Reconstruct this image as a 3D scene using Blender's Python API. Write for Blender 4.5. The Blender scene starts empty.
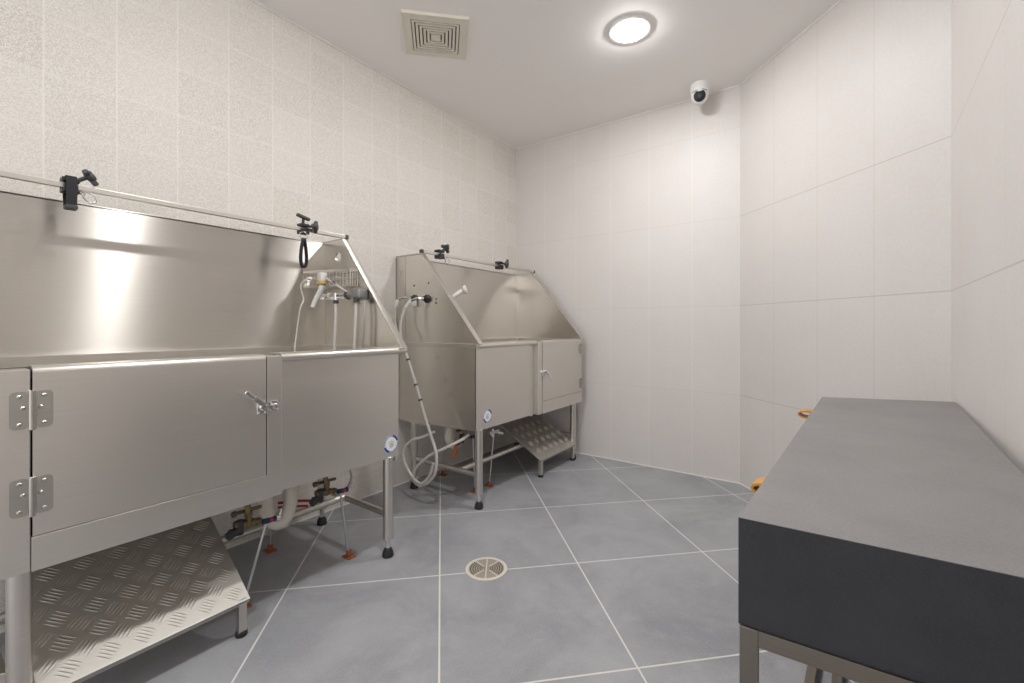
import bpy, bmesh, math, random
from mathutils import Vector, Matrix
random.seed(4)
PI = math.pi
sc = bpy.context.scene
C = sc.collection

# ------------------------------------------------------------------ mesh builder
class MB:
    def __init__(s):
        s.bm = bmesh.new()
    def _new(s, fn):
        n = len(s.bm.verts); fn(); s.bm.verts.ensure_lookup_table()
        return s.bm.verts[n:]
    def box(s, x0, x1, y0, y1, z0, z1, bev=0.0, seg=2, M=None):
        co = [(x, y, z) for x in (x0, x1) for y in (y0, y1) for z in (z0, z1)]
        if M is not None: co = [M @ Vector(c) for c in co]
        v = [s.bm.verts.new(c) for c in co]
        fs = []
        for q in ((0, 1, 3, 2), (4, 6, 7, 5), (0, 4, 5, 1), (2, 3, 7, 6), (0, 2, 6, 4), (1, 5, 7, 3)):
            fs.append(s.bm.faces.new([v[i] for i in q]))
        if bev > 0:
            es = list({e for f in fs for e in f.edges})
            bmesh.ops.bevel(s.bm, geom=es, offset=bev, segments=seg, profile=.5, affect='EDGES')
    def bar(s, a, b, w, h=None, up=(0, 0, 1), bev=0.0):
        """rectangular bar from a to b"""
        a = Vector(a); b = Vector(b); h = h or w
        d = (b - a); L = d.length; d.normalize(); u = Vector(up)
        if abs(d.dot(u)) > .98: u = Vector((0, 1, 0))
        r = d.cross(u).normalized(); u = r.cross(d)
        M = Matrix(((d.x, r.x, u.x, a.x), (d.y, r.y, u.y, a.y), (d.z, r.z, u.z, a.z), (0, 0, 0, 1)))
        s.box(0, L, -w / 2, w / 2, -h / 2, h / 2, bev, 2, M)
    def lathe(s, prof, axis_o=(0, 0, 0), axis_d=(0, 0, 1), n=24, cap=True):
        """prof: list of (radius, height along axis)"""
        o = Vector(axis_o); d = Vector(axis_d).normalized()
        t = Vector((1, 0, 0)) if abs(d.x) < .9 else Vector((0, 1, 0))
        u = d.cross(t).normalized(); w = d.cross(u)
        rings = []
        for r, h in prof:
            rings.append([s.bm.verts.new(o + d * h + (u * math.cos(2 * PI * k / n) + w * math.sin(2 * PI * k / n)) * max(r, 1e-5)) for k in range(n)])
        for A, B in zip(rings, rings[1:]):
            for k in range(n):
                s.bm.faces.new((A[k], A[(k + 1) % n], B[(k + 1) % n], B[k]))
        if cap:
            s.bm.faces.new(rings[0][::-1]); s.bm.faces.new(rings[-1])
    def cyl(s, a, b, r, n=20, r2=None):
        a = Vector(a); b = Vector(b)
        L = (b - a).length; r2 = r if r2 is None else r2
        c = min(.0015, r * .2)
        s.lathe([(r - c, 0), (r, c), (r2, L - c), (r2 - c, L)], a, b - a, n)
    def tube(s, pts, r, n=10, smooth=6, closed=False):
        P = [Vector(p) for p in pts]
        if smooth > 1:
            Q = []; m = len(P)
            rng = range(m if closed else m - 1)
            for i in rng:
                if closed: p0, p1, p2, p3 = P[i - 1], P[i], P[(i + 1) % m], P[(i + 2) % m]
                else: p0, p1, p2, p3 = P[max(i - 1, 0)], P[i], P[i + 1], P[min(i + 2, m - 1)]
                for k in range(smooth):
                    t = k / smooth
                    Q.append(.5 * ((2 * p1) + (p2 - p0) * t + (2 * p0 - 5 * p1 + 4 * p2 - p3) * t * t + (3 * p1 - p0 - 3 * p2 + p3) * t ** 3))
            if not closed: Q.append(P[-1])
            P = Q
        m = len(P); rings = []
        T = [((P[(i + 1) % m] if closed else P[min(i + 1, m - 1)]) - (P[i - 1] if closed else P[max(i - 1, 0)])).normalized() for i in range(m)]
        u = T[0].orthogonal().normalized()
        for i in range(m):
            u = (u - T[i] * u.dot(T[i])).normalized(); w = T[i].cross(u)
            rr = r(i / (m - 1)) if callable(r) else r
            rings.append([s.bm.verts.new(P[i] + (u * math.cos(2 * PI * k / n) + w * math.sin(2 * PI * k / n)) * rr) for k in range(n)])
        pr = list(zip(rings, rings[1:])) + ([(rings[-1], rings[0])] if closed else [])
        for A, B in pr:
            for k in range(n): s.bm.faces.new((A[k], A[(k + 1) % n], B[(k + 1) % n], B[k]))
        if not closed:
            s.bm.faces.new(rings[0][::-1]); s.bm.faces.new(rings[-1])
    def ribbon(s, pts, wdir, w, th):
        """flat strip following pts; wdir = width direction, th = thickness"""
        P = [Vector(p) for p in pts]; wd = Vector(wdir).normalized(); rings = []
        for i, p in enumerate(P):
            t = (P[min(i + 1, len(P) - 1)] - P[max(i - 1, 0)]).normalized(); nn = t.cross(wd).normalized()
            rings.append([s.bm.verts.new(p + wd * (a * w / 2) + nn * (b * th / 2)) for a, b in ((-1, -1), (1, -1), (1, 1), (-1, 1))])
        for A, B in zip(rings, rings[1:]):
            for k in range(4): s.bm.faces.new((A[k], A[(k + 1) % 4], B[(k + 1) % 4], B[k]))
        s.bm.faces.new(rings[0][::-1]); s.bm.faces.new(rings[-1])
    def prism(s, poly, fmap, t0, t1, holes=()):
        """2-D polygon (with holes) extruded between t0 and t1; fmap(a,b,t)->xyz"""
        loops = [poly] + list(holes)
        for t in (t0, t1):
            edges = []
            for lp in loops:
                vs = [s.bm.verts.new(fmap(a, b, t)) for a, b in lp]
                edges += [s.bm.edges.new((vs[i], vs[(i + 1) % len(vs)])) for i in range(len(vs))]
            bmesh.ops.triangle_fill(s.bm, use_beauty=True, use_dissolve=False, edges=edges)
        for lp in loops:
            A = [s.bm.verts.new(fmap(a, b, t0)) for a, b in lp]; B = [s.bm.verts.new(fmap(a, b, t1)) for a, b in lp]
            for i in range(len(lp)):
                j = (i + 1) % len(lp); s.bm.faces.new((A[i], A[j], B[j], B[i]))
    def build(s, name, mat, parent=None, F=None, smooth=True, keep=()):
        bm = s.bm
        bmesh.ops.remove_doubles(bm, verts=bm.verts, dist=1e-5)
        if F:
            for v in bm.verts: v.co = Vector(F(*v.co))
        bmesh.ops.recalc_face_normals(bm, faces=bm.faces)
        uv = bm.loops.layers.uv.new('grain')
        for f in bm.faces:
            n = f.normal; ax = max(range(3), key=lambda i: abs(n[i]))
            for l in f.loops:
                c = l.vert.co
                l[uv].uv = (c.y, c.z) if ax == 0 else ((c.x, c.z) if ax == 1 else (c.y, c.x))
        me = bpy.data.meshes.new(name); bm.to_mesh(me); bm.free()
        mats = mat if isinstance(mat, (list, tuple)) else [mat]
        for m in mats: me.materials.append(m)
        if smooth:
            try: me.set_sharp_from_angle(angle=math.radians(28))
            except Exception: pass
            for p in me.polygons: p.use_smooth = True
            try: me.set_sharp_from_angle(angle=math.radians(28))
            except Exception: pass
        o = bpy.data.objects.new(name, me); C.objects.link(o)
        if smooth:
            wn = o.modifiers.new('weighted', 'WEIGHTED_NORMAL'); wn.keep_sharp = True; wn.weight = 100
        if parent: o.parent = parent
        return o

def tag(o, label=None, cat=None, group=None, kind=None):
    if label: o['label'] = label
    if cat: o['category'] = cat
    if group: o['group'] = group
    if kind: o['kind'] = kind
    return o
def empty(name, loc, label, cat, group=None, rz=0):
    o = bpy.data.objects.new(name, None); C.objects.link(o)
    o.location = loc; o.rotation_euler = (0, 0, rz); o.empty_display_size = .05
    return tag(o, label, cat, group)

# ------------------------------------------------------------------ materials
def mat(name, col, rough=.5, metal=0.0, **k):
    m = bpy.data.materials.new(name); m.use_nodes = True
    b = m.node_tree.nodes['Principled BSDF']
    b.inputs['Base Color'].default_value = (*col, 1); b.inputs['Roughness'].default_value = rough
    b.inputs['Metallic'].default_value = metal
    for kk, v in k.items(): b.inputs[kk.replace('_', ' ')].default_value = v
    return m
class NT:
    def __init__(s, m): s.t = m.node_tree; s.b = s.t.nodes['Principled BSDF']
    def n(s, typ, **k):
        nd = s.t.nodes.new(typ)
        for a, v in k.items(): setattr(nd, a, v)
        return nd
    def l(s, a, b): s.t.links.new(a, b)
    def math(s, op, a, b=None, c=None):
        nd = s.n('ShaderNodeMath', operation=op)
        for i, v in enumerate((a, b, c)):
            if v is None: continue
            if isinstance(v, (int, float)): nd.inputs[i].default_value = v
            else: s.l(v, nd.inputs[i])
        return nd.outputs[0]
    def mix(s, fac, a, b):
        nd = s.n('ShaderNodeMix', data_type='RGBA')
        for i, v in ((0, fac), (6, a), (7, b)):
            if isinstance(v, (int, float)): nd.inputs[i].default_value = v
            elif isinstance(v, tuple): nd.inputs[i].default_value = (*v, 1)
            else: s.l(v, nd.inputs[i])
        return nd.outputs[2]
    def ramp(s, f, p0, p1):
        nd = s.n('ShaderNodeMapRange', clamp=True)
        s.l(f, nd.inputs[0]); nd.inputs[1].default_value = p0; nd.inputs[2].default_value = p1
        return nd.outputs[0]
    def noise(s, vec, scale, detail=2, rough=.5, dist=0):
        nd = s.n('ShaderNodeTexNoise'); s.l(vec, nd.inputs['Vector'])
        nd.inputs['Scale'].default_value = scale; nd.inputs['Detail'].default_value = detail
        nd.inputs['Roughness'].default_value = rough; nd.inputs['Distortion'].default_value = dist
        return nd.outputs['Fac']
    def obj(s, rot=0.0, scale=(1, 1, 1)):
        tc = s.n('ShaderNodeTexCoord')
        mp = s.n('ShaderNodeMapping'); mp.inputs['Rotation'].default_value = (0, 0, rot); mp.inputs['Scale'].default_value = scale
        s.l(tc.outputs['Object'], mp.inputs['Vector'])
        return mp.outputs['Vector']
    def bump(s, h, strength, dist=.001, normal=None):
        nd = s.n('ShaderNodeBump'); nd.inputs['Strength'].default_value = strength; nd.inputs['Distance'].default_value = dist
        s.l(h, nd.inputs['Height'])
        if normal is not None: s.l(normal, nd.inputs['Normal'])
        return nd.outputs['Normal']
    def grid(s, u, v, su, sv, ou, ov, gu, gv):
        """1 inside grout lines of a grid; also returns per tile ids and separate masks"""
        r = []
        ids = []
        for c, sz, off, g in ((u, su, ou, gu), (v, sv, ov, gv)):
            q = s.math('DIVIDE', s.math('SUBTRACT', c, off), sz)
            ids.append(s.math('FLOOR', q)); f = s.math('FRACT', q)
            e = s.math('MULTIPLY', s.math('MINIMUM', f, s.math('SUBTRACT', 1.0, f)), sz)
            r.append(s.math('SUBTRACT', 1.0, s.ramp(e, g * .35, g * .65)))
        cb = s.n('ShaderNodeCombineXYZ'); s.l(ids[0], cb.inputs[0]); s.l(ids[1], cb.inputs[1])
        wn = s.n('ShaderNodeTexWhiteNoise', noise_dimensions='2D'); s.l(cb.outputs[0], wn.inputs['Vector'])
        return r[0], r[1], wn.outputs['Value']

def steel(name, col=(.74, .71, .665), rough=.33, aniso=1.0, brush=1.0, bmp=.002):
    m = mat(name, col, rough, 1.0); t = NT(m)
    uvn = t.n('ShaderNodeUVMap', uv_map='grain')
    mp = t.n('ShaderNodeMapping'); mp.inputs['Scale'].default_value = (3, 500, 1); t.l(uvn.outputs[0], mp.inputs['Vector'])
    f = t.noise(mp.outputs['Vector'], 1.0, 3, .6)
    mp2 = t.n('ShaderNodeMapping'); mp2.inputs['Scale'].default_value = (2.2, 2.6, 1); t.l(uvn.outputs[0], mp2.inputs['Vector'])
    f2 = t.noise(mp2.outputs['Vector'], 1.0, 3, .55)
    ro = t.math('ADD', t.math('MULTIPLY', t.math('SUBTRACT', f, .5), .07 * brush), t.math('ADD', rough, t.math('MULTIPLY', t.math('SUBTRACT', f2, .5), .06)))
    t.l(ro, t.b.inputs['Roughness'])
    c1 = t.mix(t.ramp(f, .3, .7), tuple(c * .96 for c in col), tuple(min(1, c * 1.03) for c in col))
    t.l(c1, t.b.inputs['Base Color'])
    if aniso:
        tn = t.n('ShaderNodeTangent', direction_type='UV_MAP', uv_map='grain')
        t.l(tn.outputs[0], t.b.inputs['Tangent']); t.b.inputs['Anisotropic'].default_value = aniso; t.b.inputs['Anisotropic Rotation'].default_value = .25
    t.l(t.bump(f2, .10, bmp), t.b.inputs['Normal'])
    return m
STEEL = steel('brushed_stainless')
STEEL_S = steel('side_stainless', (.74, .71, .665), .25, .3, 1.0, .004)
STEEL_F = steel('satin_stainless', (.72, .69, .645), .34, .5, 1.2, .004)
STEEL_T = steel('stainless_tube', (.66, .63, .585), .36, 0, .6)
TREAD = steel('tread_aluminium', (.54, .52, .48), .50, 0, .5)
HINGE = steel('hinge_steel', (.52, .51, .475), .30, 0, .4)
CHROME = mat('chrome', (.78, .78, .79), .10, 1.0)
GALV = mat('galvanised_rod', (.60, .62, .64), .38, 1.0)
BRASS = mat('brass', (.20, .15, .085), .40, .9)
COPPER = mat('orange_plate', (.36, .12, .055), .55, .3)
RUBBER = mat('black_rubber', (.018, .018, .02), .6)
BLACKP = mat('black_plastic', (.022, .023, .026), .42)
GREYP = mat('dark_grey_plastic', (.055, .057, .062), .45)
WEB = mat('black_webbing', (.02, .021, .025), .8)
WHITEP = mat('white_plastic', (.78, .77, .75), .35)
CREAM = mat('cream_plastic', (.70, .64, .53), .4)
YELLOW = mat('yellow_brass_ring', (.62, .43, .16), .4)
PVC = mat('white_pvc', (.66, .62, .55), .4)
HOSE = mat('white_hose', (.62, .60, .57), .32)
GHOSE = mat('grey_metal_hose', (.50, .49, .47), .3, .9)
BLUE = mat('blue_handle', (.008, .02, .10), .4)
RED = mat('red_hose', (.42, .03, .03), .45)
STW = mat('sticker_white', (.82, .84, .83), .4)
STB = mat('sticker_blue', (.012, .055, .36), .4)
STG = mat('sticker_grey', (.52, .50, .50), .5)
DARK = mat('dark_gap', (.02, .02, .02), .8)
VENTW = mat('vent_plastic', (.70, .66, .58), .5)
VENTD = mat('vent_shadow', (.20, .175, .14), .8)
CAMW = mat('camera_white', (.80, .79, .78), .35)
LENS = mat('lens_glass', (.010, .011, .016), .08)
LEATHER = mat('tan_leather', (.60, .29, .055), .55)
t = NT(LEATHER); t.l(t.bump(t.noise(t.obj(), 260, 2), .3, .0006), t.b.inputs['Normal'])
TRIMW = mat('white_trim', (.80, .78, .75), .5)
for m_, sc_ in ((WEB, 900), (RUBBER, 300)):
    t = NT(m_); t.l(t.bump(t.noise(t.obj(), sc_, 1), .3, .0004), t.b.inputs['Normal'])

# lamp
LAMP = bpy.data.materials.new('lamp_diffuser'); LAMP.use_nodes = True
b = LAMP.node_tree.nodes['Principled BSDF']
b.inputs['Base Color'].default_value = (.9, .9, .9, 1); b.inputs['Emission Color'].default_value = (1.0, .985, .975, 1)
b.inputs['Emission Strength'].default_value = 232.0

LAMP2 = LAMP.copy(); LAMP2.name = 'lamp_diffuser_small'
LAMP2.node_tree.nodes['Principled BSDF'].inputs['Emission Strength'].default_value = 760.0
# frame of the table and its laminate
FRAME = steel('table_frame_metal', (.25, .225, .195), .38, 0, .5)
def laminate(name, c0, c1, rough):
    m = mat(name, c0, rough); t = NT(m); v = t.obj()
    n1 = t.noise(v, 6, 4, .6); n2 = t.noise(v, 420, 2, .5)
    col = t.mix(t.ramp(n1, .3, .72), c0, c1); col = t.mix(t.math('MULTIPLY', t.ramp(n2, .35, .75), .35), col, tuple(c * 1.5 for c in c1))
    t.l(col, t.b.inputs['Base Color']); t.l(t.bump(n2, .12, .0006), t.b.inputs['Normal'])
    return m
LAM_TOP = laminate('black_laminate_lit_top', (.185, .180, .180), (.225, .220, .219), .5)  # same black laminate; light falling on the top is painted as paler colour
LAM_SIDE = laminate('black_laminate', (.013, .0145, .019), (.030, .032, .040), .45)

# left wall : speckled beige squares, 0.2 m
def wall_speckle():
    m = mat('speckled_tile', (.6, .57, .52), .55); t = NT(m); v = t.obj()
    sp = t.n('ShaderNodeSeparateXYZ'); t.l(v, sp.inputs[0]); u, w = sp.outputs[0], sp.outputs[2]
    gu, gv, tid = t.grid(u, w, .2, .2, .09, .16, .005, .012)
    vo = t.n('ShaderNodeTexVoronoi'); t.l(v, vo.inputs['Vector']); vo.inputs['Scale'].default_value = 320
    bw = t.n('ShaderNodeRGBToBW'); t.l(vo.outputs['Color'], bw.inputs[0])
    fine = t.ramp(bw.outputs[0], .25, .75)
    n2 = t.noise(v, 95, 4, .7)
    cl = t.noise(v, 2.2, 3, .6)
    base = t.mix(fine, (.555, .522, .468), (.765, .742, .705))
    base = t.mix(t.math('MULTIPLY', t.ramp(n2, .56, .66), .30), base, (.56, .53, .475))
    base = t.mix(t.math('MULTIPLY', tid, .38), base, (.77, .745, .72))
    base = t.mix(t.math('MULTIPLY', t.ramp(cl, .35, .7), .22), base, (.70, .66, .60))
    base = t.mix(t.math('MULTIPLY', gv, .26), base, (.80, .78, .75))
    base = t.mix(t.math('MULTIPLY', gu, .55), base, (.82, .80, .77))
    t.l(base, t.b.inputs['Base Color'])
    t.l(t.bump(fine, .12, .0008), t.b.inputs['Normal'])
    return m
# pale fabric-like porcelain, back and right walls
def wall_pale(name, su, ou, light=False, top=9.0, sv=.593, ov=-.005, thin=.35):
    m = mat(name, (.7, .67, .65), .5); t = NT(m); v = t.obj()
    sp = t.n('ShaderNodeSeparateXYZ'); t.l(v, sp.inputs[0]); u, w = sp.outputs[0], sp.outputs[2]
    gu, gv, tid = t.grid(u, w, su, sv, ou, ov, .004, .0045)
    mp = t.n('ShaderNodeMapping'); mp.inputs['Scale'].default_value = (30, 30, 380); t.l(v, mp.inputs['Vector'])
    mp2 = t.n('ShaderNodeMapping'); mp2.inputs['Scale'].default_value = (380, 380, 30); t.l(v, mp2.inputs['Vector'])
    wv = t.math('ADD', t.noise(mp.outputs[0], 1, 2), t.noise(mp2.outputs[0], 1, 2))
    cl = t.noise(v, 1.6, 4, .6); sm = t.noise(v, 9, 3, .6)
    base = t.mix(t.ramp(cl, .3, .7), (.655, .622, .603), (.705, .675, .657))
    base = t.mix(t.math('MULTIPLY', t.ramp(wv, .75, 1.25), .25), base, (.60, .56, .53))
    base = t.mix(t.math('MULTIPLY', t.ramp(sm, .4, .7), .14), base, (.76, .73, .71))
    base = t.mix(t.math('MULTIPLY', tid, .18), base, (.62, .585, .56))
    mo = t.noise(v, 75, 3, .7)
    base = t.mix(t.math('MULTIPLY', t.ramp(mo, .40, .66), .22), base, (.80, .785, .77))
    gv = t.math('MULTIPLY', gv, t.math('LESS_THAN', w, top))
    if light:
        base = t.mix(t.math('MULTIPLY', gv, .30), base, (.50, .465, .44)); base = t.mix(t.math('MULTIPLY', gu, .45), base, (.84, .82, .80))
    else:
        base = t.mix(t.math('MULTIPLY', gv, .52), base, (.40, .365, .34)); base = t.mix(t.math('MULTIPLY', gu, thin), base, (.47, .43, .40))
    t.l(base, t.b.inputs['Base Color'])
    t.l(t.bump(wv, .05, .0006), t.b.inputs['Normal'])
    return m
def floor_mat():
    m = mat('grey_floor_tile', (.3, .3, .32), .42); t = NT(m); v = t.obj(-math.radians(44.96))
    sp = t.n('ShaderNodeSeparateXYZ'); t.l(v, sp.inputs[0])
    gu, gv, tid = t.grid(sp.outputs[0], sp.outputs[1], .6, .6, -.006, 1.8565, .006, .006)
    c = t.noise(v, 2.6, 6, .62, .6); c2 = t.noise(v, 14, 5, .65); sp2 = t.noise(v, 230, 3, .65)
    base = t.mix(t.ramp(c, .32, .70), (.235, .243, .264), (.375, .382, .398))
    base = t.mix(t.math('MULTIPLY', t.ramp(c2, .5, .75), .35), base, (.44, .45, .465))
    base = t.mix(t.math('MULTIPLY', t.ramp(sp2, .48, .68), .34), base, (.54, .54, .55))
    base = t.mix(t.math('MULTIPLY', tid, .25), base, (.32, .33, .36))
    g = t.math('MAXIMUM', gu, gv)
    base = t.mix(t.math('MULTIPLY', g, .9), base, (.74, .72, .68))
    t.l(base, t.b.inputs['Base Color'])
    t.l(t.math('ADD', t.math('MULTIPLY', c2, .25), .36), t.b.inputs['Roughness'])
    h = t.math('SUBTRACT', t.math('ADD', t.math('MULTIPLY', c2, .5), t.math('MULTIPLY', sp2, .25)), g)
    t.l(t.bump(h, .25, .001), t.b.inputs['Normal'])
    return m
def ceil_mat():
    m = mat('ceiling_paint', (.60, .57, .555), .75); t = NT(m); v = t.obj()
    n = t.noise(v, 190, 3, .6); c = t.noise(v, 2, 2)
    t.l(t.mix(c, (.84, .815, .80), (.87, .845, .83)), t.b.inputs['Base Color'])
    t.l(t.bump(n, .35, .0015), t.b.inputs['Normal'])
    return m

# ------------------------------------------------------------------ the room
XL, YB, H, CAMZ = -2.284, 3.234, 2.646, 1.046
A = Vector((-.465, YB)); B = Vector((.39, 2.34)); YF = -1.9
Dr = Vector((B.x - .061 * (B.y - YF), YF))
def wall(name, p, q, m, kind='structure'):
    """wall from p to q, interior to the LEFT of p->q; object x runs along it"""
    p = Vector(p); q = Vector(q); L = (q - p).length; a = math.atan2(q.y - p.y, q.x - p.x)
    mb = MB(); mb.box(0, L, -.10, 0, 0, H)
    o = mb.build(name, m, smooth=False); o.location = (p.x, p.y, 0); o.rotation_euler = (0, 0, a)
    o['kind'] = kind; return o
# object x must measure as: left wall Y, back wall X etc.
SPK = wall_speckle()
# left wall p->q runs towards -Y with the room on its left; u = YB - Y  -> lines at Y = .29+.2k : offset (3.234-.29)%.2=.144
NT(SPK)
wall('wall_left', (XL, YB), (XL, YF), SPK)
wall('wall_back', A, (XL, YB), wall_pale('pale_tile_back', .303, .0, light=True))
wall('wall_diagonal', B, A, wall_pale('pale_tile_diagonal', .31, .0, top=2.1))
wall('wall_right', Dr, B, wall_pale('pale_tile_right', .60, (B - Dr).length - .843 - .6, thin=.2, top=2.1))
for nd in SPK.node_tree.nodes:
    if nd.type == 'MATH' and nd.operation == 'SUBTRACT' and abs(nd.inputs[1].default_value - .09) < 1e-6: nd.inputs[1].default_value = .144
poly = [(XL, YF), (Dr.x, Dr.y), (B.x, B.y), (A.x, A.y), (XL, YB)]
g = .1
polyo = [(XL - g, YF - g), (Dr.x + g, YF - g), (B.x + g, B.y + .04), (A.x + .04, YB + g), (XL - g, YB + g)]
mb = MB(); mb.prism(polyo, lambda a, b, t: (a, b, t), -.1, 0)
mb.build('floor', floor_mat(), smooth=False)['kind'] = 'structure'
mb = MB(); mb.prism(polyo, lambda a, b, t: (a, b, t), H, H + .1)
mb.build('ceiling', ceil_mat(), smooth=False)['kind'] = 'structure'
k = 0
for p, q in (((XL, YB), (XL, YF)), (A, (XL, YB)), (B, A), (Dr, B)):
    p = Vector(p); q = Vector(q); d = (q - p).normalized(); nrm = Vector((-d.y, d.x))
    for z0, z1, w in ((H - .007, H, .006), (0, .006, .006)):
        k += 1; mb = MB()
        mb.prism([tuple(p), tuple(q), tuple(q + nrm * w), tuple(p + nrm * w)], lambda a, b, t: (a, b, t), z0, z1)
        mb.build('trim_%d' % k, TRIMW, smooth=False)['kind'] = 'structure'

# ------------------------------------------------------------------ dog baths
SLX = [(.254, 1.495), (.715, .945)]      # slope of the side panels in (depth, height)
def circle(cx, cy, r, n=20): return [(cx + r * math.cos(2 * PI * i / n), cy + r * math.sin(2 * PI * i / n)) for i in range(n)]

def make_bath(y0, s, L, c, door_w, railx, label, first):
    base = empty('dog_bath', (XL + .36, y0 + s * L / 2, 0), label, 'dog bath')
    F = lambda x, y, z: (x - .36, s * (y - L / 2), z)
    W = lambda X, Y, Z: (X - XL, s * (Y - y0), Z)     # world -> bath frame
    FX = .684; DX = .719; ZB, ZR = .45, .945
    def P(mb, name, m, par=base, lab=None):
        o = mb.build(name, m, par, F)
        if lab: o['label'] = lab
        return o
    d0 = c + .0545; d1 = d0 + door_w
    # --- recessed front panel with its crease edge
    mb = MB(); mb.box(FX - .012, FX, .002, c - .001, ZB, ZR - .012, .002)
    mb.box(.60, FX - .002, .002, .010, ZB, ZR - .012)            # return at the end
    P(mb, 'front_panel', STEEL_F)
    # --- rim lip over it, rolled edge
    mb = MB()
    prof = [(.62, .938), (.62, .948)] + [(.700 + .014 * math.sin(a), .934 + .014 * math.cos(a)) for a in [i * PI / 10 for i in range(11)]] + [(.700, .924), (.690, .934)]
    mb.prism(prof, lambda a, b, t: (a, t, b), -.022 if first else -.008, c - .002)
    P(mb, 'front_rim', STEEL_F)
    # --- frame round the door: jambs and skirt, standing proud
    mb = MB()
    mb.box(.62, DX, c, c + .052, ZB, ZR - .004, .003)
    mb.box(.66, DX, d1 + .003, L - .002, ZB, ZR - .004, .003)
    mb.box(.66, DX + .004, c + .0525, d1 + .0025, ZB, ZB + .0835, .002)
    P(mb, 'door_frame', STEEL_F)
    mb = MB(); mb.box(.665, DX - .012, c + .05, d1 + .004, ZB + .07, ZR - .03); P(mb, 'door_gap_backing', DARK)
    # --- door with rolled top
    mb = MB()
    prof = [(DX - .010, ZB + .085), (DX, ZB + .085)] + [(DX - .016 + .016 * math.cos(a), ZR - .014 + .016 * math.sin(a)) for a in [i * PI / 16 for i in range(9)]] + [(.655, ZR + .002), (.655, ZR - .006), (DX - .012, ZR - .01)]
    mb.prism(prof, lambda a, b, t: (a, t, b), d0, d1)
    door = P(mb, 'door', STEEL_F)
    # hinges
    for hz in ((.843, .634) if first else (.87, .60)):
        mb = MB()
        hh = .048 if first else .04
        yy = d1 + .0015
        mb.cyl((DX + .008, yy, hz - hh), (DX + .008, yy, hz + hh), .0068 if first else .008, 16)
        for sg, y_a, y_b in ((-1, yy - .036, yy - .005), (1, yy + .005, yy + .036)):
            if sg > 0 and not first: y_b = min(y_b, L - .002)
            rr = .010
            a0, a1, b0, b1 = y_a, y_b, hz - hh * .94, hz + hh * .94
            ring = []
            for cx, cy, st in ((a1 - rr, b1 - rr, 0), (a0 + rr, b1 - rr, 1), (a0 + rr, b0 + rr, 2), (a1 - rr, b0 + rr, 3)):
                for q in range(5): ring.append((cx + rr * math.cos((st + q / 4) * PI / 2), cy + rr * math.sin((st + q / 4) * PI / 2)))
            mb.prism(ring, lambda a, b, t: (t, a, b), DX + .0005, DX + .004)
            for dz, dy in ((.7, .0), (.12, sg * .3), (-.7, 0)):
                if not first and sg > 0: continue
                ym = (y_a + y_b) / 2 - dy * .02
                mb.lathe([(.0052, 0), (.0048, .0015), (.003, .003), (0.0005, .0035)], (DX + .004, ym, hz + dz * hh), (1, 0, 0), 12)
        P(mb, 'hinge', HINGE, door)
    # latch : plate on door, lever, keeper on jamb
    lz = .768 if first else .731
    mb = MB(); ly = d0 + (.016)
    mb.box(DX, DX + .004, ly - .016, ly + .014, lz - .024, lz + .020, .002)
    mb.lathe([(.013, 0), (.013, .012), (.009, .016)], (DX + .004, ly, lz + .004), (1, 0, 0), 18)
    lv = Vector((DX + .022, ly + .002, lz + .012))
    tip = Vector((DX + .030, ly + .062, lz + .062)) if first else Vector((DX + .030, ly + .052, lz - .055))
    mb.bar(lv, lv.lerp(tip, .55), .017, .010, (1, 0, 0), .003); mb.bar(lv.lerp(tip, .5), tip, .013, .007, (1, 0, 0), .003)
    for dy in (-.010, .010): mb.lathe([(.004, 0), (.0035, .002), (.0005, .003)], (DX + .004, ly + dy, lz - .017), (1, 0, 0), 10)
    P(mb, 'latch', CHROME, door)
    mb = MB(); ky = c + .030
    mb.box(DX, DX + .004, ky - .015, ky + .016, lz - .018, lz + .018, .002)
    mb.lathe([(.010, 0), (.010, .010), (.006, .013)], (DX + .004, ky, lz), (1, 0, 0), 18)
    mb.bar((DX + .012, ky, lz), (DX + .012, ly - .004, lz + .004), .008, .006)
    for dy, dz in ((-.011, .013), (.011, .013), (-.011, -.013), (.011, -.013)): mb.lathe([(.003, 0), (.0025, .002), (.0005, .003)], (DX + .004, ky + dy, lz + dz), (1, 0, 0), 10)
    P(mb, 'latch_keeper', CHROME)
    # --- side panels
    for ys in (0, L):
        y_in = .010 if ys == 0 else L - .010
        ya, yb = sorted((ys, y_in))
        hole = [circle(.215, 1.405, .026)] if (first and ys == 0) else []
        mb = MB()
        top = [(.090, ZR - .01), (.090, 1.495)] + [SLX[0], (.712, ZR + .004), (.712, ZR - .01)]
        mb.prism(top, lambda a, b, t: (a, t, b), ya, yb, hole)
        low = [(.04, ZB - .012), (.04, ZR - .012), (.680, ZR - .012), (.680, ZB)] + [(.30, ZB - .004), (.28, ZB - .02)]
        mb.prism(low, lambda a, b, t: (a, t, b), ya, yb)
        P(mb, 'side_panel', STEEL_S)
        # folded edges along the top and the slope
        mb = MB()
        e0 = Vector((.254, ys, 1.496)); e1 = Vector((.722, ys, .944))
        mb.bar(e0, e1, .034, .006, (0.836, 0, .55), .0015)
        mb.bar((.012, ys, 1.497), (.258, ys, 1.497), .024, .005, (0, 0, 1), .001)
        P(mb, 'edge_flange', STEEL)
        # ledge band at rim height outside
        mb = MB(); sgn = -1 if ys == 0 else 1
        ya, yb = sorted((ys - sgn * .002, ys + sgn * .020))
        mb.box(.045, .70, ya, yb, ZR - .022, ZR, .003)
        P(mb, 'side_rim', STEEL)
        # rear post: open channel behind the back panel
        mb = MB(); ya, yb = sorted((ys, ys - sgn * .03))
        mb.box(.004, .008, ya, yb, .50, 1.494); mb.box(.004, .030, ya, ya + .003 if sgn < 0 else ya + .003, .50, 1.494)
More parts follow.
